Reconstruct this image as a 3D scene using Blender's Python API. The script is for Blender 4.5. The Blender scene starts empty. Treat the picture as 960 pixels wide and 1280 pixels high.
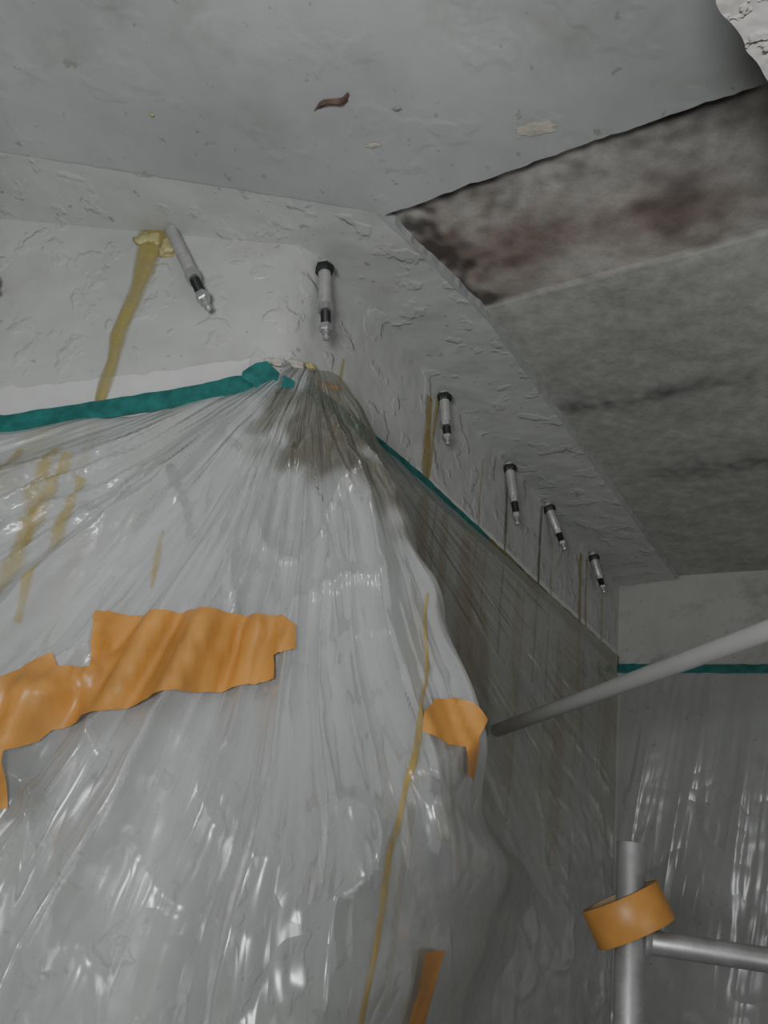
import bpy, bmesh, math, random
from mathutils import Vector, Matrix, noise
random.seed(4)
V=Vector
def nz(x,y,z=0.0): return noise.noise(V((x,y,z)))
def sm(a,b,x):
    t=max(0,min(1,(x-a)/(b-a))); return t*t*(3-2*t)
def lerp(a,b,t): return a+(b-a)*t
def interp(tab,x):
    if x<=tab[0][0]: return tab[0][1]
    for (a,b),(c,d) in zip(tab,tab[1:]):
        if x<=c: return b+(d-b)*sm(0,1,(x-a)/(c-a))*1.0
    return tab[-1][1]

# ---------------- geometry of the place ----------------
H=2.45
C=V((-.139,.813,0))
aR=math.radians(35.3)
dR=V((math.sin(aR),math.cos(aR),0)); dB=V((math.cos(aR),-math.sin(aR),0))
dL=V((-math.sin(math.radians(85)),math.cos(math.radians(85)),0))
nR=V((dR.y,-dR.x,0)); nL=V((dL.y,-dL.x,0)); nL=-nL if nL.y>0 else nL
nB=V((-dB.y,dB.x,0)); nB=-nB if nB.y>0 else nB
E=C+dR*1.24
M=V((-.052,.751,0))
def pL(u,z,o=0): q=C+dL*u+nL*o; q.z=z; return q
def pR(u,z,o=0): q=C+dR*u+nR*o; q.z=z; return q
def pB(u,z,o=0): q=E+dB*u+nB*o; q.z=z; return q

# ---------------- materials ----------------
def newmat(name):
    m=bpy.data.materials.new(name); m.use_nodes=True; nt=m.node_tree
    return m,nt,nt.nodes,nt.links,nt.nodes['Principled BSDF']
def coords(nodes): return nodes.new('ShaderNodeTexCoord').outputs['Object']
def noisen(nodes,links,co,scale,detail=4,rough=.6,dist=0):
    n=nodes.new('ShaderNodeTexNoise'); n.inputs['Scale'].default_value=scale; n.inputs['Detail'].default_value=detail
    n.inputs['Roughness'].default_value=rough; n.inputs['Distortion'].default_value=dist
    links.new(co,n.inputs['Vector']); return n.outputs['Fac']
def ramp(nodes,links,fac,stops):
    r=nodes.new('ShaderNodeValToRGB'); e=r.color_ramp.elements
    while len(e)<len(stops): e.new(.5)
    for el,(p,c) in zip(e,stops):
        el.position=p; el.color=(c if len(c)==4 else (*c,1))
    links.new(fac,r.inputs['Fac']); return r.outputs['Color']
def mix(nodes,links,fac,a,b,mode='MIX'):
    n=nodes.new('ShaderNodeMix'); n.data_type='RGBA'; n.blend_type=mode
    for i,v in ((0,fac),(6,a),(7,b)):
        if isinstance(v,(int,float)): n.inputs[i].default_value=v
        elif isinstance(v,tuple): n.inputs[i].default_value=(*v,1)
        else: links.new(v,n.inputs[i])
    return n.outputs[2]
def bump(nodes,links,h,strength,dist,prev=None):
    b=nodes.new('ShaderNodeBump'); b.inputs['Strength'].default_value=strength; b.inputs['Distance'].default_value=dist
    links.new(h,b.inputs['Height'])
    if prev: links.new(prev,b.inputs['Normal'])
    return b.outputs['Normal']

def plaster(name,c1,c2,rough=.5,lump=.006,grime=(.2,.19,.17),gamt=.35,lscale=14,chips=0):
    m,nt,N,L,P=newmat(name); co=coords(N)
    base=ramp(N,L,noisen(N,L,co,5,4,.65),[(.3,c1),(.7,c2)])
    g=ramp(N,L,noisen(N,L,co,8,4,.7,.3),[(.54,(0,0,0)),(.80,(gamt,)*3)])
    col=mix(N,L,g,base,grime)
    sp=ramp(N,L,noisen(N,L,co,75,2,.6),[(.68,(0,0,0)),(.73,(.6,.6,.6))])
    col=mix(N,L,sp,col,grime)
    L.new(col,P.inputs['Base Color']); P.inputs['Roughness'].default_value=rough
    h=noisen(N,L,co,lscale,2,.5,.0)
    n1=bump(N,L,h,1.0,lump)
    if chips:
        s=ramp(N,L,noisen(N,L,co,lscale*1.5,3,.5,.2),[(.56,(0,0,0)),(.63,(1,1,1))])
        n1=bump(N,L,s,1.0,chips,n1)
    L.new(n1,P.inputs['Normal']); return m
m_wallL=plaster('painted_wall',(.42,.43,.41),(.53,.54,.515),.38,.006,(.26,.245,.20),.4,16,.0015)
m_wallR=m_wallL
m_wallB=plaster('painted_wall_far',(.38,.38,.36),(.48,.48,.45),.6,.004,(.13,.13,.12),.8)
m_ceil=plaster('painted_ceiling',(.34,.355,.35),(.46,.475,.465),.55,.003,(.24,.225,.20),.6,9,.0006)
m_cove=plaster('painted_cove',(.42,.435,.42),(.51,.52,.50),.40,.006,(.22,.2,.18),.3,16,.0013)
m_conc=plaster('rough_concrete',(.50,.49,.46),(.62,.61,.58),.85,.006,(.3,.3,.28),.5,40,.002)
m_floor=plaster('floor_concrete',(.16,.16,.15),(.22,.21,.2),.8,.003)

def vcolmat(name,rough,lump):
    m,nt,N,L,P=newmat(name); co=coords(N)
    a=N.new('ShaderNodeVertexColor'); a.layer_name='Col'
    f=ramp(N,L,noisen(N,L,co,45,5,.7),[(.3,(.76,.76,.76)),(.65,(1.08,1.08,1.08))])
    col=mix(N,L,1.0,a.outputs['Color'],f,'MULTIPLY')
    L.new(col,P.inputs['Base Color']); P.inputs['Roughness'].default_value=rough
    L.new(bump(N,L,noisen(N,L,co,60,3,.6),1,lump),P.inputs['Normal']); return m
m_mold=vcolmat('mouldy_concrete',.75,.0010)

def simple(name,col,rough=.5,metal=0,bs=0,bscale=50,var=.15):
    m,nt,N,L,P=newmat(name); co=coords(N)
    c=ramp(N,L,noisen(N,L,co,bscale,3),[(.3,tuple(x*(1-var) for x in col)),(.7,tuple(min(1,x*(1+var)) for x in col))])
    L.new(c,P.inputs['Base Color']); P.inputs['Roughness'].default_value=rough; P.inputs['Metallic'].default_value=metal
    if bs: L.new(bump(N,L,noisen(N,L,co,bscale*2,3),bs,.002),P.inputs['Normal'])
    return m
m_green=simple('green_tape',(.018,.15,.135),.45,0,.3,60,.3)
m_greenY=simple('resin_soaked_tape',(.16,.15,.07),.45,0,.3,60,.4)
m_orange=simple('orange_tape',(.53,.255,.065),.42,0,.12,18,.18)
m_orange_side=simple('orange_tape_roll_edge',(.42,.19,.05),.6)
m_card=simple('cardboard_core',(.35,.26,.16),.8)
m_steel=simple('galvanised_steel',(.50,.50,.50),.4,.7,.1,40)
m_alu=simple('zinc_packer_metal',(.47,.47,.46),.4,.4,.2,80)
m_black=simple('black_rubber',(.02,.02,.02),.5)
m_pvc=simple('grey_pvc_pipe',(.46,.46,.45),.5,0,.05,20,.05)
m_rust=simple('rusty_flake',(.12,.075,.055),.8,0,.6,90,.4)
m_beige=simple('bare_plaster_patch',(.46,.44,.38),.7,0,.6,60,.12)
m_clean=simple('fresh_white_paint',(.60,.61,.59),.5,0,.1,30,.05)
m_foam=simple('resin_foam',(.42,.38,.18),.35,0,.6,70,.2)
def resin(name,col,alpha):
    m,nt,N,L,P=newmat(name); co=coords(N)
    P.inputs['Base Color'].default_value=(*col,1); P.inputs['Roughness'].default_value=.3
    u=N.new('ShaderNodeUVMap'); sx=N.new('ShaderNodeSeparateXYZ'); L.new(u.outputs[0],sx.inputs[0])
    e=ramp(N,L,sx.outputs[0],[(0,(0,0,0)),(.28,(1,1,1)),(.72,(1,1,1)),(1,(0,0,0))])
    a=ramp(N,L,noisen(N,L,co,30,3,.7),[(.3,(alpha*.5,)*3),(.6,(alpha,)*3)])
    L.new(mix(N,L,1.0,a,e,'MULTIPLY'),P.inputs['Alpha']); return m
m_resin=resin('amber_resin',(.38,.32,.11),.92)
m_resin2=resin('thin_resin_stain',(.38,.27,.06),.75)
m_resin4=resin('pale_resin_stain',(.46,.36,.10),.55)
m_resin3=resin('dark_resin_line',(.13,.11,.06),.85)

def plastic():
    m,nt,N,L,P=newmat('clear_polythene_film'); N.remove(P)
    out=[n for n in N if n.type=='OUTPUT_MATERIAL'][0]
    a=N.new('ShaderNodeVertexColor'); a.layer_name='Col'
    uv=N.new('ShaderNodeUVMap')
    def ridged(h):
        s=N.new('ShaderNodeMath'); s.operation='SUBTRACT'; L.new(h,s.inputs[0]); s.inputs[1].default_value=.5
        b=N.new('ShaderNodeMath'); b.operation='ABSOLUTE'; L.new(s.outputs[0],b.inputs[0]); return b.outputs[0]
    def rot(ang,sx,sy):
        mp=N.new('ShaderNodeMapping'); mp.inputs['Rotation'].default_value=(0,0,ang); mp.inputs['Scale'].default_value=(sx,sy,1)
        L.new(uv.outputs[0],mp.inputs['Vector']); return mp.outputs[0]
    nrm=bump(N,L,ridged(noisen(N,L,rot(0,1.5,.7),1.0,2,.5,.3)),1.0,.015)
    nrm=bump(N,L,ridged(noisen(N,L,rot(.35,3.0,1.8),1.0,1,.5)),1.0,.006,nrm)
    nrm=bump(N,L,ridged(noisen(N,L,coords(N),15,1,.5,.3)),1.0,.0055,nrm)
    lw=N.new('ShaderNodeLayerWeight'); lw.inputs['Blend'].default_value=.35; L.new(nrm,lw.inputs['Normal'])
    dif=N.new('ShaderNodeBsdfDiffuse'); L.new(a.outputs['Color'],dif.inputs['Color']); L.new(nrm,dif.inputs['Normal'])
    trl=N.new('ShaderNodeBsdfTranslucent'); L.new(a.outputs['Color'],trl.inputs['Color'])
    tra=N.new('ShaderNodeBsdfTransparent'); L.new(mix(N,L,.35,(1,1,1),a.outputs['Color']),tra.inputs['Color'])
    glo=N.new('ShaderNodeBsdfGlossy'); glo.inputs['Roughness'].default_value=.26; L.new(nrm,glo.inputs['Normal'])
    milky=N.new('ShaderNodeMixShader'); milky.inputs[0].default_value=.25; L.new(dif.outputs[0],milky.inputs[1]); L.new(trl.outputs[0],milky.inputs[2])
    fac=N.new('ShaderNodeMath'); fac.operation='MULTIPLY_ADD'; L.new(lw.outputs['Facing'],fac.inputs[0]); fac.inputs[1].default_value=.42
    L.new(a.outputs['Alpha'],fac.inputs[2]); fac.use_clamp=True
    body=N.new('ShaderNodeMixShader'); L.new(fac.outputs[0],body.inputs[0]); L.new(tra.outputs[0],body.inputs[1]); L.new(milky.outputs[0],body.inputs[2])
    fr=N.new('ShaderNodeMath'); fr.operation='MULTIPLY_ADD'; L.new(lw.outputs['Fresnel'],fr.inputs[0]); fr.inputs[1].default_value=.28; fr.inputs[2].default_value=.06; fr.use_clamp=True
    fin=N.new('ShaderNodeMixShader'); L.new(fr.outputs[0],fin.inputs[0]); L.new(body.outputs[0],fin.inputs[1]); L.new(glo.outputs[0],fin.inputs[2])
    L.new(fin.outputs[0],out.inputs['Surface']); return m
m_film=plastic()

# ---------------- mesh helpers ----------------
def mkobj(name,verts,faces,mats,smooth=False,fm=None,cols=None,parent=None,uvs=None):
    me=bpy.data.meshes.new(name); me.from_pydata([tuple(v) for v in verts],[],faces)
    for m in (mats if isinstance(mats,list) else [mats]): me.materials.append(m)
    if fm: me.polygons.foreach_set('material_index',fm)
    if smooth: me.polygons.foreach_set('use_smooth',[True]*len(me.polygons))
    if cols:
        ca=me.color_attributes.new('Col','FLOAT_COLOR','POINT')
        ca.data.foreach_set('color',[c for t in cols for c in t])
    if uvs:
        ul=me.uv_layers.new(name='UVMap')
        ul.data.foreach_set('uv',[c for l in me.loops for c in uvs[l.vertex_index]])
    me.update()
    o=bpy.data.objects.new(name,me); bpy.context.collection.objects.link(o)
    if parent: o.parent=parent
    return o
def prism(name,foot,z0,z1,mat,smooth=False):
    n=len(foot); vs=[(p[0],p[1],z0) for p in foot]+[(p[0],p[1],z1) for p in foot]
    fs=[tuple(range(n)),tuple(range(2*n-1,n-1,-1))]+[(i,(i+1)%n,n+(i+1)%n,n+i) for i in range(n)]
    o=mkobj(name,vs,fs,mat,smooth)
    bm=bmesh.new(); bm.from_mesh(o.data); bmesh.ops.recalc_face_normals(bm,faces=bm.faces); bm.to_mesh(o.data); bm.free()
    if smooth: o.data.set_sharp_from_angle(angle=math.radians(25))
    return o
def grid(nu,nv,f):
    vs=[f(i/(nu-1),j/(nv-1)) for j in range(nv) for i in range(nu)]
    fs=[(j*nu+i,j*nu+i+1,(j+1)*nu+i+1,(j+1)*nu+i) for j in range(nv-1) for i in range(nu-1)]
    return vs,fs
class MB:
    def __init__(s): s.v=[];s.f=[];s.m=[]
    def add(s,vs,fs,mi=0):
        b=len(s.v); s.v+=[V(x) for x in vs]; s.f+=[tuple(b+i for i in f) for f in fs]; s.m+=[mi]*len(fs)
    def lathe(s,prof,a,d,seg=24,mi=0,close=True):
        d=d.normalized(); x=d.orthogonal().normalized(); y=d.cross(x)
        vs=[];fs=[]
        for (h,r) in prof:
            for k in range(seg):
                t=2*math.pi*k/seg; vs.append(a+d*h+(x*math.cos(t)+y*math.sin(t))*r)
        for j in range(len(prof)-1):
            for k in range(seg): fs.append((j*seg+k,j*seg+(k+1)%seg,(j+1)*seg+(k+1)%seg,(j+1)*seg+k))
        if close:
            fs.append(tuple(range(seg-1,-1,-1))); b=(len(prof)-1)*seg; fs.append(tuple(range(b,b+seg)))
        s.add(vs,fs,mi)
    def obj(s,name,mats,smooth=False,parent=None):
        o=mkobj(name,s.v,s.f,mats,smooth,s.m,parent=parent)
        if smooth:
            o.data.set_sharp_from_angle(angle=math.radians(35))
        return o

# ---------------- room shell ----------------
bis=(nL+nR).normalized(); Cb=C-bis*.14
Lf=C+dL*2.6
A0=C+dL*.035; A2=C+dR*.035
def bz(t): return A0*(1-t)**2+C*2*t*(1-t)+A2*t*t
arc=[bz(k/16) for k in range(17)]
W_L=prism('wall_left',arc[:9][::-1]+[Lf,Lf-nL*.12,Cb],0,2.52,m_wallL,True)
W_R=prism('wall_right',arc[8:][::-1]+[Cb,E-nR*.12,E],0,2.52,m_wallR,True)
Bf=E+dB*2.4
W_B=prism('wall_back',[E,E-nR*.12,E-nR*.12-nB*.12,Bf-nB*.12,Bf],0,2.52,m_wallB)
prism('floor',[(-2.8,-1.6),(3.3,-1.6),(3.3,2.2),(-2.8,2.2)],-.1,0,m_floor)
K=V((.096,.903,0)); K2=M+dR*1.237+dB*.03; Q=M+dB*4
def jag(a,b,n,amp,seed):
    d=(b-a).normalized(); e=V((-d.y,d.x,0)); out=[]
    for k in range(1,n):
        q=a.lerp(b,k/n); out.append(q+e*amp*(nz(q.x*35,q.y*35,seed)+.6*nz(q.x*110,q.y*110,seed)))
    return out
Q1=M+dB*.9
CEIL=prism('ceiling',[C,Lf,(-2.75,-1.5),(Q.x,-1.56),Q1]+jag(Q1,M,110,.0035,1)+[M]+jag(M,K,26,.0035,2)+[K]+jag(K,K2,80,.002,3)+[K2,E],H,2.52,m_ceil)
fr=[Lf+V((0,-.09,0)),V((-.5,.741,0)),V((-.062,.746,0)),M+V((-.002,.006,0)),K-dB*.004,K2-dB*.004]
bk=[Lf,C+dL*.36,C+dL*.06,C+dR*.02,C+dR*.21,E]
vs=[];fs=[]
NS=40
for i in range(len(fr)-1):
    for k in range(NS+(1 if i==len(fr)-2 else 0)):
        t=k/NS; a=fr[i].lerp(fr[i+1],t); b=bk[i].lerp(bk[i+1],t)
        for j in range(9):
            w=j/8; q=a.lerp(b,w)
            q=V((q.x,q.y,H-.0008-.008*w**1.3-.003*nz(q.x*18,q.y*18,3)*math.sin(w*math.pi)))
            if j==0: q+=V((nz(q.x*50,q.y*50,1),nz(q.x*50,q.y*50,5),0))*.003
            vs.append(q)
n=len(vs)//9
for i in range(n-1):
    for j in range(8): fs.append((i*9+j,i*9+j+1,(i+1)*9+j+1,(i+1)*9+j))
mkobj('trim_1',vs,fs,m_cove,True)

def rough(i,j):
    s=-.02+1.26*j; w=-.06+1.5*i
    q=M+dR*s+dB*w
    z=2.4615 if s<.207 else 2.459
    z+= .0015*nz(s*20,w*20)
    return V((q.x,q.y,z))
NU,NV=360,300
vs,fs=grid(NU,NV,rough)
cols=[]
for j in range(NV):
    for i in range(NU):
        s=-.02+1.26*j/(NV-1); w=-.06+1.5*i/(NU-1)
        n1=nz(s*9,w*7,1)+.5*nz(s*22,w*20,2)+.5*nz(s*60,w*60,3)
        n2=nz(s*12,w*8,7)+.5*nz(s*40,w*30,8)
        n3=nz(s*45,w*32,14)
        if s<.207:
            base=V((.46,.445,.415))*(1+.14*n1)
            d=1.25*math.exp(-((w-.01)/.05)**2)
            d+=1.0*math.exp(-(((s-.16)/.07)**2+((w-.03)/.06)**2))
            d+=1.0*math.exp(-(max(0,s)/.014)**2)
            d+=.60*math.exp(-((s-.03)/.035)**2)
            d+=.55*math.exp(-(((s-.07)/.06)**2+((w-.10)/.08)**2))
            d=d*(.5+1.1*n1)+.75*max(0,n2-.22)+.4*max(0,n3-.25)
            brown=max(0,min(1,1.2*math.exp(-(((s-.10)/.08)**2+((w-.08)/.12)**2))+.7*math.exp(-(((s-.15)/.05)**2+((w-.27)/.12)**2))))*(.65+1.0*n2)
            base=base.lerp(V((.25,.185,.155)),max(0,min(.8,brown)))
            base=base.lerp(V((.055,.045,.042)),max(0,min(.88,d)))
        else:
            base=V((.39,.39,.365))*(1-.15*n1)
            d=0
            d+=.85*math.exp(-((s-.485-.008*n2)/.026)**2)*sm(.01,.06,w)*sm(.9,.2,w)
            d+=.6*math.exp(-((s-.745-.008*n2)/.026)**2)*sm(.03,.09,w)
            base=base.lerp(V((.09,.09,.09)),max(0,min(.75,d*(.5+1.0*n1+.3*n2))))
            base=base.lerp(V((.50,.49,.45)),max(0,min(.6,.8*math.exp(-((s-.218)/.010)**2)*(n2+.3))))
        cols.append((base.x,base.y,base.z,1))
mkobj('ceiling_rough_panel',vs,fs,m_mold,True,cols=cols)

def lump(name,z0,z1,edge,far,mat):
    pts=[]
    for k in range(len(edge)-1):
        for t in range(14):
            q=edge[k].lerp(edge[k+1],t/14); q=q+V((nz(q.x*40,q.y*40,1),nz(q.x*40,q.y*40,5),0))*.010; pts.append(q)
    pts.append(edge[-1]); 
    o=prism(name,pts+far,z0,z1,mat); return o
lump('concrete_downstand',2.3,2.449,[V((.12,.27,0)),V((.168,.351,0)),V((.195,.378,0)),V((.232,.417,0)),V((.40,.55,0))],[V((.9,.3,0)),V((.9,-.4,0)),V((.12,-.4,0))],m_conc)

def blob(name,pts,r,mat,h=.004,zc=H-.001,n=26,seed=0,parent=None):
    c=sum(pts,V())/len(pts); vs=[];fs=[]
    a,b=pts[0],pts[-1]; d=(b-a); Ld=d.length; d=d.normalized(); e=V((-d.y,d.x,0)); rings=5
    for j in range(rings+1):
        w=j/rings
        for k in range(n):
            t=2*math.pi*k/n; rr=1+.55*nz(math.cos(t)*2+seed,math.sin(t)*2,seed)
            s=math.cos(t)*(Ld/2+r)*rr*w
            q=c+d*s+e*(math.sin(t)*r*rr*w+.003*math.sin(s*160)*(h>.003))
            q.z=zc-h*(1-w*w)*(1+.5*nz(q.x*150,q.y*150,seed)); vs.append(q)
    for j in range(rings):
        for k in range(n): fs.append((j*n+k,j*n+(k+1)%n,(j+1)*n+(k+1)%n,(j+1)*n+k))
    return mkobj(name,vs,fs,mat,True,parent=CEIL)
blob('rust_flake',[V((-.127,.613,0)),V((-.099,.594,0))],.0038,m_rust,.004,seed=1)
blob('plaster_spot_1',[V((-.050,.601,0)),V((-.046,.600,0))],.003,m_steel,.0012,seed=2)
blob('plaster_spot_2',[V((-.309,.654,0)),V((-.307,.654,0))],.0018,m_foam,.002,seed=3)
blob('plaster_chip_1',[V((.082,.603,0)),V((.106,.594,0))],.008,m_beige,.0006,seed=4)
blob('plaster_chip_2',[V((-.075,.652,0)),V((-.064,.648,0))],.003,m_beige,.0006,seed=5)

# ---------------- injection packers ----------------
def packer(base,tip,flange=True):
    d=(tip-base); Lp=d.length; s=Lp/.132; d.normalize(); mb=MB()
    a=base-d*.010
    if flange: mb.lathe([(.006,.012),(.013,.0125),(.016,.0105)],a,d,6,1)
    mb.lathe([(0,.0080),(.012+.068*s,.0080),(.012+.070*s,.0072)],a,d,28,0)
    mb.lathe([(.012+.067*s,.0094),(.012+.080*s,.0094)],a,d,6,2)
    pr=[]; h=.012+.080*s
    for k in range(8): pr+=[(h,.0052),(h+.0014*s,.0062)]; h+=.0032*s
    mb.lathe(pr,a,d,18,1)
    mb.lathe([(.012+.104*s,.0074),(.012+.1055*s,.0084),(.012+.1145*s,.0084),(.012+.116*s,.0070)],a,d,6,2)
    mb.lathe([(.012+.116*s,.0045),(.012+.121*s,.0045),(.012+.1215*s,.0028),(.012+.125*s,.0028),(.012+.127*s,.0048),(.012+.130*s,.0042),(.012+.132*s,.002)],a,d,18,2)
    return mb.obj('injection_packer',[m_alu,m_black,m_steel],True)
packer(pL(.170,2.430,.012),pL(.097,2.318,.022),False)
packer(pL(.43,2.430,.012),pL(.358,2.312,.022),False)
for (u,z,u2,z2) in [(.024,2.422,.057,2.331),(.342,2.424,.365,2.353),(.588,2.426,.623,2.335),(.774,2.432,.831,2.374),(1.034,2.432,1.074,2.372)]:
    o=(u2-u)*.42+.006
    packer(pR(u,z,.008),pR(u2-o*1.35,z2-o*.75,o+.008))

# ---------------- resin runs ----------------
def ribbon(name,pts,pf,mat,h=.002,sub=14,seed=0,off=.001,parent=None):
    vs=[];fs=[];uvs=[];rows=0
    P=[]
    for k in range(len(pts)-1):
        for t in range(sub):
            P.append(tuple(lerp(pts[k][i],pts[k+1][i],t/sub) for i in range(3)))
    P.append(pts[-1])
    for (a,z,w) in P:
        ww=w*(1+.5*nz(z*30,a*10,seed)); aa=a+.004*nz(z*18,seed*3.1,a)
        for j in range(7):
            t=(j-3)/3; vs.append(pf(aa+t*ww/2,z,off+h*(1-t*t))); uvs.append((j/6,z))
        rows+=1
    for i in range(rows-1):
        for j in range(6): fs.append((i*7+j,i*7+j+1,(i+1)*7+j+1,(i+1)*7+j))
    return mkobj(name,vs,fs,mat,True,parent=parent,uvs=uvs)
ribbon('resin_drip_1',[(.196,2.446,.055),(.196,2.425,.050),(.198,2.40,.034),(.199,2.366,.026),(.202,2.283,.021),(.199,2.205,.018),(.197,2.09,.016)],pL,m_resin,.004,seed=1,parent=W_L)
for k,(pts,mt) in enumerate([
 ([(.312,2.41,.020),(.325,2.30,.030),(.344,2.18,.038),(.36,2.0,.03),(.41,1.95,.02)],m_resin2),
 ([(.335,2.42,.010),(.338,2.25,.010),(.341,2.10,.011)],m_resin),
 ([(.757,2.43,.009),(.760,2.30,.012),(.763,2.09,.012)],m_resin3),
 ([(.975,2.42,.014),(.985,2.25,.024),(.991,2.13,.024)],m_resin2),
 ([(1.01,2.42,.010),(1.02,2.25,.014),(1.02,2.0,.014)],m_resin2),
 ([(.60,2.40,.008),(.61,2.25,.008),(.615,2.1,.012)],m_resin3),
 ([(.40,2.27,.024),(.41,2.1,.030),(.405,1.9,.024),(.39,1.6,.02)],m_resin2),
 ([(.47,2.25,.04),(.5,2.05,.10),(.5,1.80,.05)],m_resin2),
 ([(.56,2.15,.02),(.575,2.02,.07),(.58,1.90,.06)],m_resin2),
 ([(.68,2.25,.02),(.69,2.05,.07),(.69,1.9,.05)],m_resin4),
 ([(.88,2.22,.02),(.9,2.0,.08),(.9,1.8,.06)],m_resin2),
 ([(.50,2.40,.006),(.505,2.25,.008),(.51,2.0,.010)],m_resin4),
 ([(.82,2.38,.006),(.825,2.2,.010),(.83,1.9,.012)],m_resin4),
 ([(.37,2.26,.006),(.375,2.1,.008),(.38,1.85,.010)],m_resin),
 ([(.54,2.26,.006),(.545,2.1,.008),(.54,1.75,.010)],m_resin),
 ([(.70,2.26,.006),(.705,2.1,.008),(.70,1.85,.010)],m_resin2),
 ([(1.12,2.40,.010),(1.12,2.2,.014),(1.125,1.9,.016)],m_resin4),
 ([(.10,2.34,.006),(.105,2.28,.008),(.105,2.2,.012)],m_resin4)]):
    ribbon('resin_drip_%d'%(k+1),pts,pR,mt,.001,seed=k+2,parent=W_R)
def foam(name,pos,rad,seed,mat,sq=(1,1,1),parent=None):
    bm=bmesh.new(); bmesh.ops.create_icosphere(bm,subdivisions=4,radius=1)
    for v in bm.verts:
        n=v.co.normalized(); k=1+.35*noise.noise(n*1.6+V((seed,0,0)))+.14*noise.noise(n*5+V((seed,0,0)))
        v.co=V((n.x*rad*k*sq[0],n.y*rad*k*sq[1],n.z*rad*k*sq[2]))+pos
    me=bpy.data.meshes.new(name); bm.to_mesh(me); bm.free(); me.materials.append(mat)
    me.polygons.foreach_set('use_smooth',[True]*len(me.polygons))
    o=bpy.data.objects.new(name,me); bpy.context.collection.objects.link(o); o.parent=parent; return o
foam('resin_foam_1',pL(.200,2.428,.000),.016,2,m_foam,(1.3,.4,.8),W_L)
foam('resin_foam_2',pL(.174,2.420,.002),.014,9,m_foam,(.9,.6,1.2),W_L)
foam('resin_foam_3',pL(.010,2.268,.002),.008,4,m_beige,(1.6,.5,.6),W_L)
foam('resin_foam_4',pR(.035,2.285,.004),.008,6,m_foam,(1.2,.6,.6),W_R)
foam('resin_foam_5',pR(.07,2.278,.010),.007,7,m_orange,(2.2,.6,.6),W_R)
foam('resin_foam_6',pR(.015,2.275,.000),.009,17,m_beige,(1.5,.6,.9),W_R)

# ---------------- fresh paint strip + green tape ----------------
def tapeL(u): return interp([(-.1,2.238),(.024,2.2315),(.19,2.177),(.305,2.145),(1.2,1.98),(2.5,1.8)],u)
def strip(name,rows,pf,mat,off,wrk=.0015,parent=None,jg=.0016):
    vs=[];fs=[];P=[]
    for k in range(len(rows)-1):
        n=max(2,int((rows[k+1][0]-rows[k][0])/.006))
        for t in range(n): P.append(tuple(lerp(rows[k][i],rows[k+1][i],t/n) for i in range(3)))
    P.append(rows[-1])
    for (u,zb,zt) in P:
        for j in range(6):
            z=lerp(zb,zt,j/5)+jg*nz(u*60,j*.2,off*99); vs.append(pf(u,z,off+wrk*(.6+nz(u*28,z*60,5))))
    for i in range(len(P)-1):
        for j in range(5): fs.append((i*6+j,i*6+j+1,(i+1)*6+j+1,(i+1)*6+j))
    return mkobj(name,vs,fs,mat,True,parent=parent)
us=[.04,.07,.13,.19,.25,.32,.5,.9,1.6]
strip('paint_strip',[(u,tapeL(u)-.01,min(tapeL(u)+.050-.13*max(0,.142-u) ,2.30)) for u in us],pL,m_clean,.0012,.0004,W_L,.006)
GT=strip('green_masking_tape',[(u,tapeL(u)-.013,tapeL(u)+.013) for u in [.012,.05,.1,.2,.3,.5,.9,1.6]],pL,m_green,.006)
strip('folded_end',[(-.02,2.228,2.236),(.0,2.222,2.246),(.018,2.222,2.262),(.030,2.23,2.258),(.042,2.235,2.243)],pL,m_green,.010,.005,GT)
strip('paint_strip',[(.3,2.25,2.288),(.7,2.25,2.285),(1.235,2.25,2.282)],pR,m_clean,.0012,.0004,W_R,.004)
GT2=strip('green_masking_tape',[(.02,2.252,2.270),(.3,2.256,2.280),(.56,2.254,2.276)],pR,m_green,.004)
strip('soaked_part',[(.54,2.254,2.276),(.7,2.252,2.272),(.9,2.250,2.270),(1.232,2.246,2.268)],pR,m_greenY,.0043,.0015,GT2)
strip('green_masking_tape',[(.0,2.232,2.252),(.35,2.230,2.249),(1.5,2.23,2.25)],pB,m_green,.004)

# ---------------- polythene sheets ----------------
XC,YC=C.x,C.y
def x1f(z): return interp([(.6,-.09),(1.60,-.07),(1.70,-.03),(1.80,.04),(1.872,.100),(1.99,.056),(2.06,.018),(2.2,-.05),(2.27,-.09)],z)
def wdf(z): return lerp(.34,.07,sm(1.74,1.90,z))
def ztop(x):
    u=(XC-x)/.996
    a=tapeL(u)-.006 if u>0 else 2.262
    s=sm(-.19,-.12,x); return lerp(a if u>0 else 2.262, 2.262, s) if x<-.12 else a
FOLDS=[]
rnd=random.Random(11)
for k in range(8): FOLDS.append((rnd.uniform(6,30),rnd.uniform(0,6.28),rnd.uniform(.4,1)))
for k in range(5): FOLDS.append((rnd.uniform(32,75),rnd.uniform(0,6.28),rnd.uniform(.25,.4)))
def ridge(t,n,ph,sharp=2.2): return (1-abs(math.sin(t*n*.5+ph)))**sharp
PX,PZ=-.110,2.300
def polar(x,z):
    rx,rz=x-PX,PZ-z; return math.atan2(rz,-rx), math.hypot(rx,rz)
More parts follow.
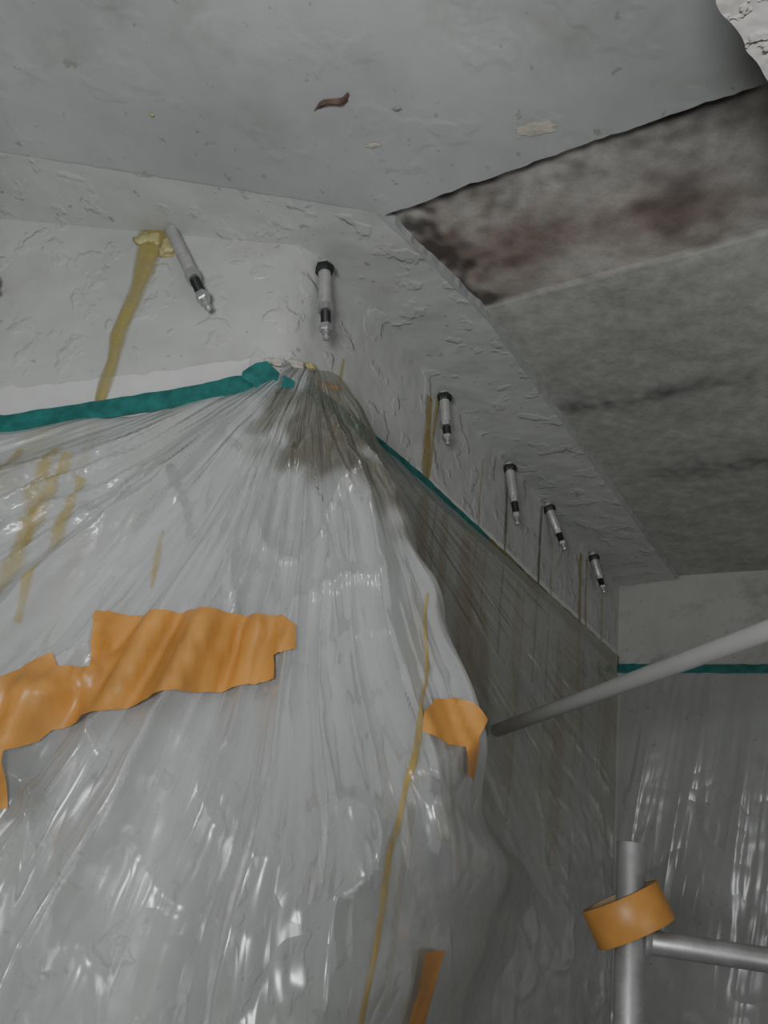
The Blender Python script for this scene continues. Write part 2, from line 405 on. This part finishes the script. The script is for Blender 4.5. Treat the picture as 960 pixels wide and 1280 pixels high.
def sheet_y(x,z,o=0.0):
    zt=ztop(x); d=max(0,zt-z)
    off=.003+(.02+.25*max(0,2.22-z))*(1-math.exp(-d/.028))
    if z<1.3: off=min(off,.28)
    yl=YC-.087*(x-XC)-off
    yr=YC+1.412*(x-XC)-.014/.816
    th,r=polar(x,z)
    wob=.08*nz(x*4,z*4,2)
    F=0
    for k,(n,ph,a) in enumerate(FOLDS):
        f=a*ridge(th+wob,n,ph+.3*nz(r*2,n,1),1.6)*max(0,.5+1.3*nz(r*2.6+n,th*2,4))
        if k>=8: f*=sm(.25,.9,th)*(1+1.6*sm(.2,.5,r))
        F+=f
    F=F/2.3
    amp=min(.20*r,.050)*sm(0,.05,d)
    fold=amp*(F-.5)
    big=.020*sm(.03,.25,d)*nz(x*5,z*3.5,9)
    c1=(1-min(1,abs(nz(th*4+r*1.5,r*3,6))*5))**2
    c2=(1-min(1,abs(nz(th*6-r*3,r*4,16))*5))**2
    c3=(1-min(1,abs(nz(x*11+z*6,z*9-x*5,26))*4))**2
    cr=(.008*c1+.008*c2+.008*c3)*sm(.02,.15,d)*(.4+sm(-.15,.3,nz(x*6,z*5,31)))+.003*sm(0,.04,d)*nz(th*14,r*9,6)
    bn=math.exp(-(((x+.06)/.09)**2+((z-2.19)/.07)**2))
    cr+=bn*sm(0,.03,d)*.014*(abs(nz(x*28,z*20,41))*2-.3)
    L=yl-fold-big-cr
    rf=.005*(ridge(x+.10*nz(x*3,z*2,4),60,.3,2.0)-.3)*sm(0,.1,d)+.005*nz(x*14,z*4,3)*sm(0,.08,d)+.004*c3*sm(0,.1,d)
    Rr=yr-max(-.008,rf)*1.3-.006*sm(0,.05,d)
    x1=x1f(z)+.004*nz(z*12,3,1)
    wd=wdf(z)
    if x<=x1: y=L
    else:
        t=sm(x1,x1+wd,x); y=lerp(L,Rr,t) if yr>yl else min(L,Rr)
    y=min(y, yr-.0035 if x>XC else YC-.087*(x-XC)-.0025)
    return y-o
X0,X1,ZB=-1.5,E.x-.012,.55
NX,NZ=640,330
vs=[];cols=[];uvs=[]
xs=[]
for i in range(NX):
    t=i/(NX-1)
    xs.append(X0+(-.55-X0)*t/.12 if t<.12 else -.55+(X1+.55)*(t-.12)/.88)
for j in range(NZ):
    v=j/(NZ-1); v=v*.72/.85 if v<.85 else .72+(v-.85)*.28/.15
    for x in xs:
        zt=ztop(x)+.002*nz(x*50,0); z=zt+(ZB-zt)*v
        y=sheet_y(x,z); vs.append(V((x,y,z)))
        th,r=polar(x,z)
        rr=sm(x1f(z)-.01,x1f(z)+wdf(z)*.75,x)
        uvs.append((th*7,r*4))
        pk=1.3*math.exp(-(((x+.065)/.085)**2+((z-2.18)/.075)**2))
        pk=max(pk,1.0*math.exp(-(((x-x1f(z))/.04)**2))*sm(2.0,2.10,z))
        pk=pk*(1.0+.7*nz(th*5,r*9,2)+.9*nz(x*35,z*30,5))
        col=V((.83,.85,.85))
        al=lerp(.16,.42,sm(1.66,1.96,z))+.16*nz(th*5,r*4,8)
        st=sm(.3,.85,pk); col=col.lerp(V((.25,.225,.14)),st*.9); al=lerp(al,.26,st)
        col=col.lerp(V((.62,.62,.58)),rr*.9*(1-st)); al=lerp(al,.20,rr)
        ys=sm(.35,.75,nz(x*12,z*3,12)+.55)*rr*sm(1.75,2.15,z); col=col.lerp(V((.50,.41,.18)),ys*.45)
        yl=max(0,nz(x*25,z*2,21))*sm(-.20,-.32,x)*sm(1.7,1.95,z); col=col.lerp(V((.62,.57,.32)),min(.6,yl*1.2))
        cols.append((col.x,col.y,col.z,max(.05,al)))
fs=[(j*NX+i,j*NX+i+1,(j+1)*NX+i+1,(j+1)*NX+i) for j in range(NZ-1) for i in range(NX-1)]
SH=mkobj('plastic_sheet',vs,fs,m_film,True,cols=cols,uvs=uvs)

def bs(i,j):
    u=.012+1.5*i; zt=2.232-.004*math.sin(u*9)**2; z=lerp(zt,.5,j); d=zt-z
    o=.006+sm(0,.2,d)*(.012+.016*ridge(u+.12*d+.05*nz(u*2,z*2),60,.5,1.5)*(.6+nz(u*4,z*2,3))+.012*nz(u*7,z*2,8))
    return pB(u,z,max(.003,o))
vs,fs=grid(240,120,bs)
mkobj('plastic_sheet',vs,fs,m_film,True,cols=[(.68,.70,.70,.26)]*len(vs),uvs=[((v.x-.15*v.z)*13,v.z*2.0) for v in vs])

def xs_of(u): return -.148-.996*u
def patch(name,poly,mat,off=.0022,step=.004):
    bm=bmesh.new(); vv=[bm.verts.new((x,0,z)) for x,z in poly]; bm.faces.new(vv)
    xsn=[p[0] for p in poly]; zsn=[p[1] for p in poly]
    x=min(xsn)+step
    while x<max(xsn):
        bmesh.ops.bisect_plane(bm,geom=bm.verts[:]+bm.edges[:]+bm.faces[:],plane_co=(x,0,0),plane_no=(1,0,0)); x+=step
    z=min(zsn)+step
    while z<max(zsn):
        bmesh.ops.bisect_plane(bm,geom=bm.verts[:]+bm.edges[:]+bm.faces[:],plane_co=(0,0,z),plane_no=(0,0,1)); z+=step
    for v in bm.verts:
        x,z=v.co.x,v.co.z
        v.co.x+=.0015*nz(x*40,z*40,7); v.co.z+=.0015*nz(x*40,z*40,3); x,z=v.co.x,v.co.z
        v.co.y=min(sheet_y(x+a,z+b) for a,b in ((0,0),(.005,0),(-.005,0),(0,.005),(0,-.005)))-off-.0006*nz(x*60,z*60)
    me=bpy.data.meshes.new(name); bm.to_mesh(me); bm.free(); me.materials.append(mat)
    me.polygons.foreach_set('use_smooth',[True]*len(me.polygons))
    o=bpy.data.objects.new(name,me); bpy.context.collection.objects.link(o); return o
S1=[(.108,1.755),(.116,1.796),(.101,1.808),(.095,1.819),(.024,1.848),(-.050,1.876),(-.078,1.885),(-.073,1.907),(-.090,1.915),(-.087,1.936),(-.072,1.946),(-.033,1.941),(.091,1.925),(.079,1.874),(.103,1.869),(.111,1.881),(.149,1.846),(.20,1.80),(.19,1.73)]
patch('orange_tape_patch',[(xs_of(u),z) for u,z in S1],m_orange)
S2=[(-.205,1.872),(-.213,1.888),(-.235,1.893),(-.248,1.890),(-.262,1.878),(-.255,1.862),(-.262,1.832),(-.250,1.834),(-.243,1.852),(-.228,1.850),(-.205,1.856)]
patch('orange_tape_patch',[(xs_of(u),z) for u,z in S2],m_orange,.003)
S3=[(-.235,1.697),(-.256,1.697),(-.250,1.60),(-.228,1.60)]
patch('orange_tape_patch',[(xs_of(u),z) for u,z in S3],m_orange,.003)

def pS(x,z,o): return V((x,sheet_y(x,z)-o-.001,z))
for k,(u0,z0,u1,z1,w) in enumerate([(.205,2.11,.165,1.83,.018),(.16,2.07,.15,1.90,.012),(.25,2.11,.235,1.93,.014),(.185,2.10,.18,1.98,.02),(.06,2.02,.055,1.96,.006)]):
    ribbon('resin_drip_a%d'%k,[(xs_of(u0),z0,w),(xs_of((u0+u1)/2),(z0+z1)/2,w*1.2),(xs_of(u1),z1,w*.5)],pS,m_resin4,.0006,seed=20+k,parent=SH)
ribbon('resin_drip_b',[(.052,1.99,.003),(.055,1.90,.006),(.052,1.83,.006),(.042,1.76,.009),(.042,1.70,.006),(.034,1.60,.008)],pS,m_resin2,.001,seed=31,sub=20,parent=SH)

# ---------------- prop pipe ----------------
def tube(mb,a,b,r,wall=.0025,seg=32,mi=0):
    d=b-a; Ln=d.length
    mb.lathe([(.004,r-wall),(0,r-wall*.6),(0,r-.0004),(.0006,r),(Ln-.0006,r),(Ln,r-.0004),(Ln,r-wall),(Ln-.03,r-wall),(Ln-.03,.0005)],a,d,seg,mi,False)
    mb.lathe([(.02,r-wall),(.021,.0005)],a,d,seg,mi,False)
mb=MB()
a=V((.222,1.285,1.972)); b=V((.368,.7225,2.002)); e=a+(b-a)*1.6
tube(mb,a,e,.0098)
mb.obj('plastic_pipe',[m_pvc],True)

# ---------------- scaffold frame with roll of tape ----------------
root=bpy.data.objects.new('scaffold_frame',None); bpy.context.collection.objects.link(root)
px,py=.319,.945
mb=MB(); tube(mb,V((px,py,1.816)),V((px,py,0)),.0150); mb.obj('post_1',[m_steel],True,root)
mb=MB(); tube(mb,V((px+.62,py,1.816)),V((px+.62,py,0)),.0150); mb.obj('post_2',[m_steel],True,root)
for k,z in enumerate([1.722,1.42,1.12,.82,.52,.22]):
    mb=MB(); tube(mb,V((px+.014,py,z)),V((px+.606,py,z)),.0122)
    mb.lathe([(0,.0165),(.004,.0155),(.008,.0125)],V((px+.012,py,z)),V((1,0,0)),24,0)
    mb.obj('rung_%d'%(k+1),[m_steel],True,root)
mb=MB()
t=math.radians(29); ax=V((-math.sin(t),.07,math.cos(t))).normalized()
c=V((px-.006,py-.012,1.745))
w=.019
mb.lathe([(-w,.0345),(-w,.0375)],c,ax,64,2,False)
mb.lathe([(-w,.0375),(-w,.0420)],c,ax,64,1,False)
mb.lathe([(-w,.0420),(-w+.001,.0427),(w-.001,.0427),(w,.0420)],c,ax,64,0,False)
mb.lathe([(w,.0420),(w,.0375)],c,ax,64,1,False)
mb.lathe([(w,.0375),(w,.0345),(-w,.0345)],c,ax,64,2,False)
mb.obj('tape_roll',[m_orange,m_orange_side,m_card],True)

# ---------------- camera ----------------
p=math.radians(23.4); r=math.radians(8.6)
F=V((0,math.cos(p),math.sin(p))); U0=V((0,-math.sin(p),math.cos(p))); R0=V((1,0,0))
Rv=math.cos(r)*R0+math.sin(r)*U0; Uv=math.cos(r)*U0-math.sin(r)*R0
cam=bpy.data.cameras.new('camera'); cam.sensor_fit='VERTICAL'; cam.sensor_height=36; cam.lens=1029/1280*36; cam.clip_start=.02
co=bpy.data.objects.new('camera',cam); bpy.context.collection.objects.link(co)
mw=Matrix((Rv,Uv,-F)).transposed().to_4x4(); mw.translation=V((0,0,1.75)); co.matrix_world=mw
bpy.context.scene.camera=co

# ---------------- light ----------------
def area(name,loc,target,size,power,col=(1,1,1)):
    l=bpy.data.lights.new(name,'AREA'); l.shape='DISK'; l.size=size; l.energy=power; l.color=col
    o=bpy.data.objects.new(name,l); bpy.context.collection.objects.link(o); o.location=loc
    o.rotation_euler=(V(target)-V(loc)).to_track_quat('-Z','Y').to_euler(); return o
area('unseen_light',(-.2,-.35,1.72),(0,.6,2.45),.25,8.4,(.98,.99,1.0))  # main light, its source guessed, out of view beside the camera
area('unseen_light',(1.0,-.3,1.45),(.2,1.3,2.2),.6,2.9,(1.0,.99,.97))  # soft fill added to brighten the right wall, no known source there
w=bpy.data.worlds.new('world'); bpy.context.scene.world=w; w.use_nodes=True
w.node_tree.nodes['Background'].inputs[0].default_value=(.63,.66,.67,1); w.node_tree.nodes['Background'].inputs[1].default_value=.13
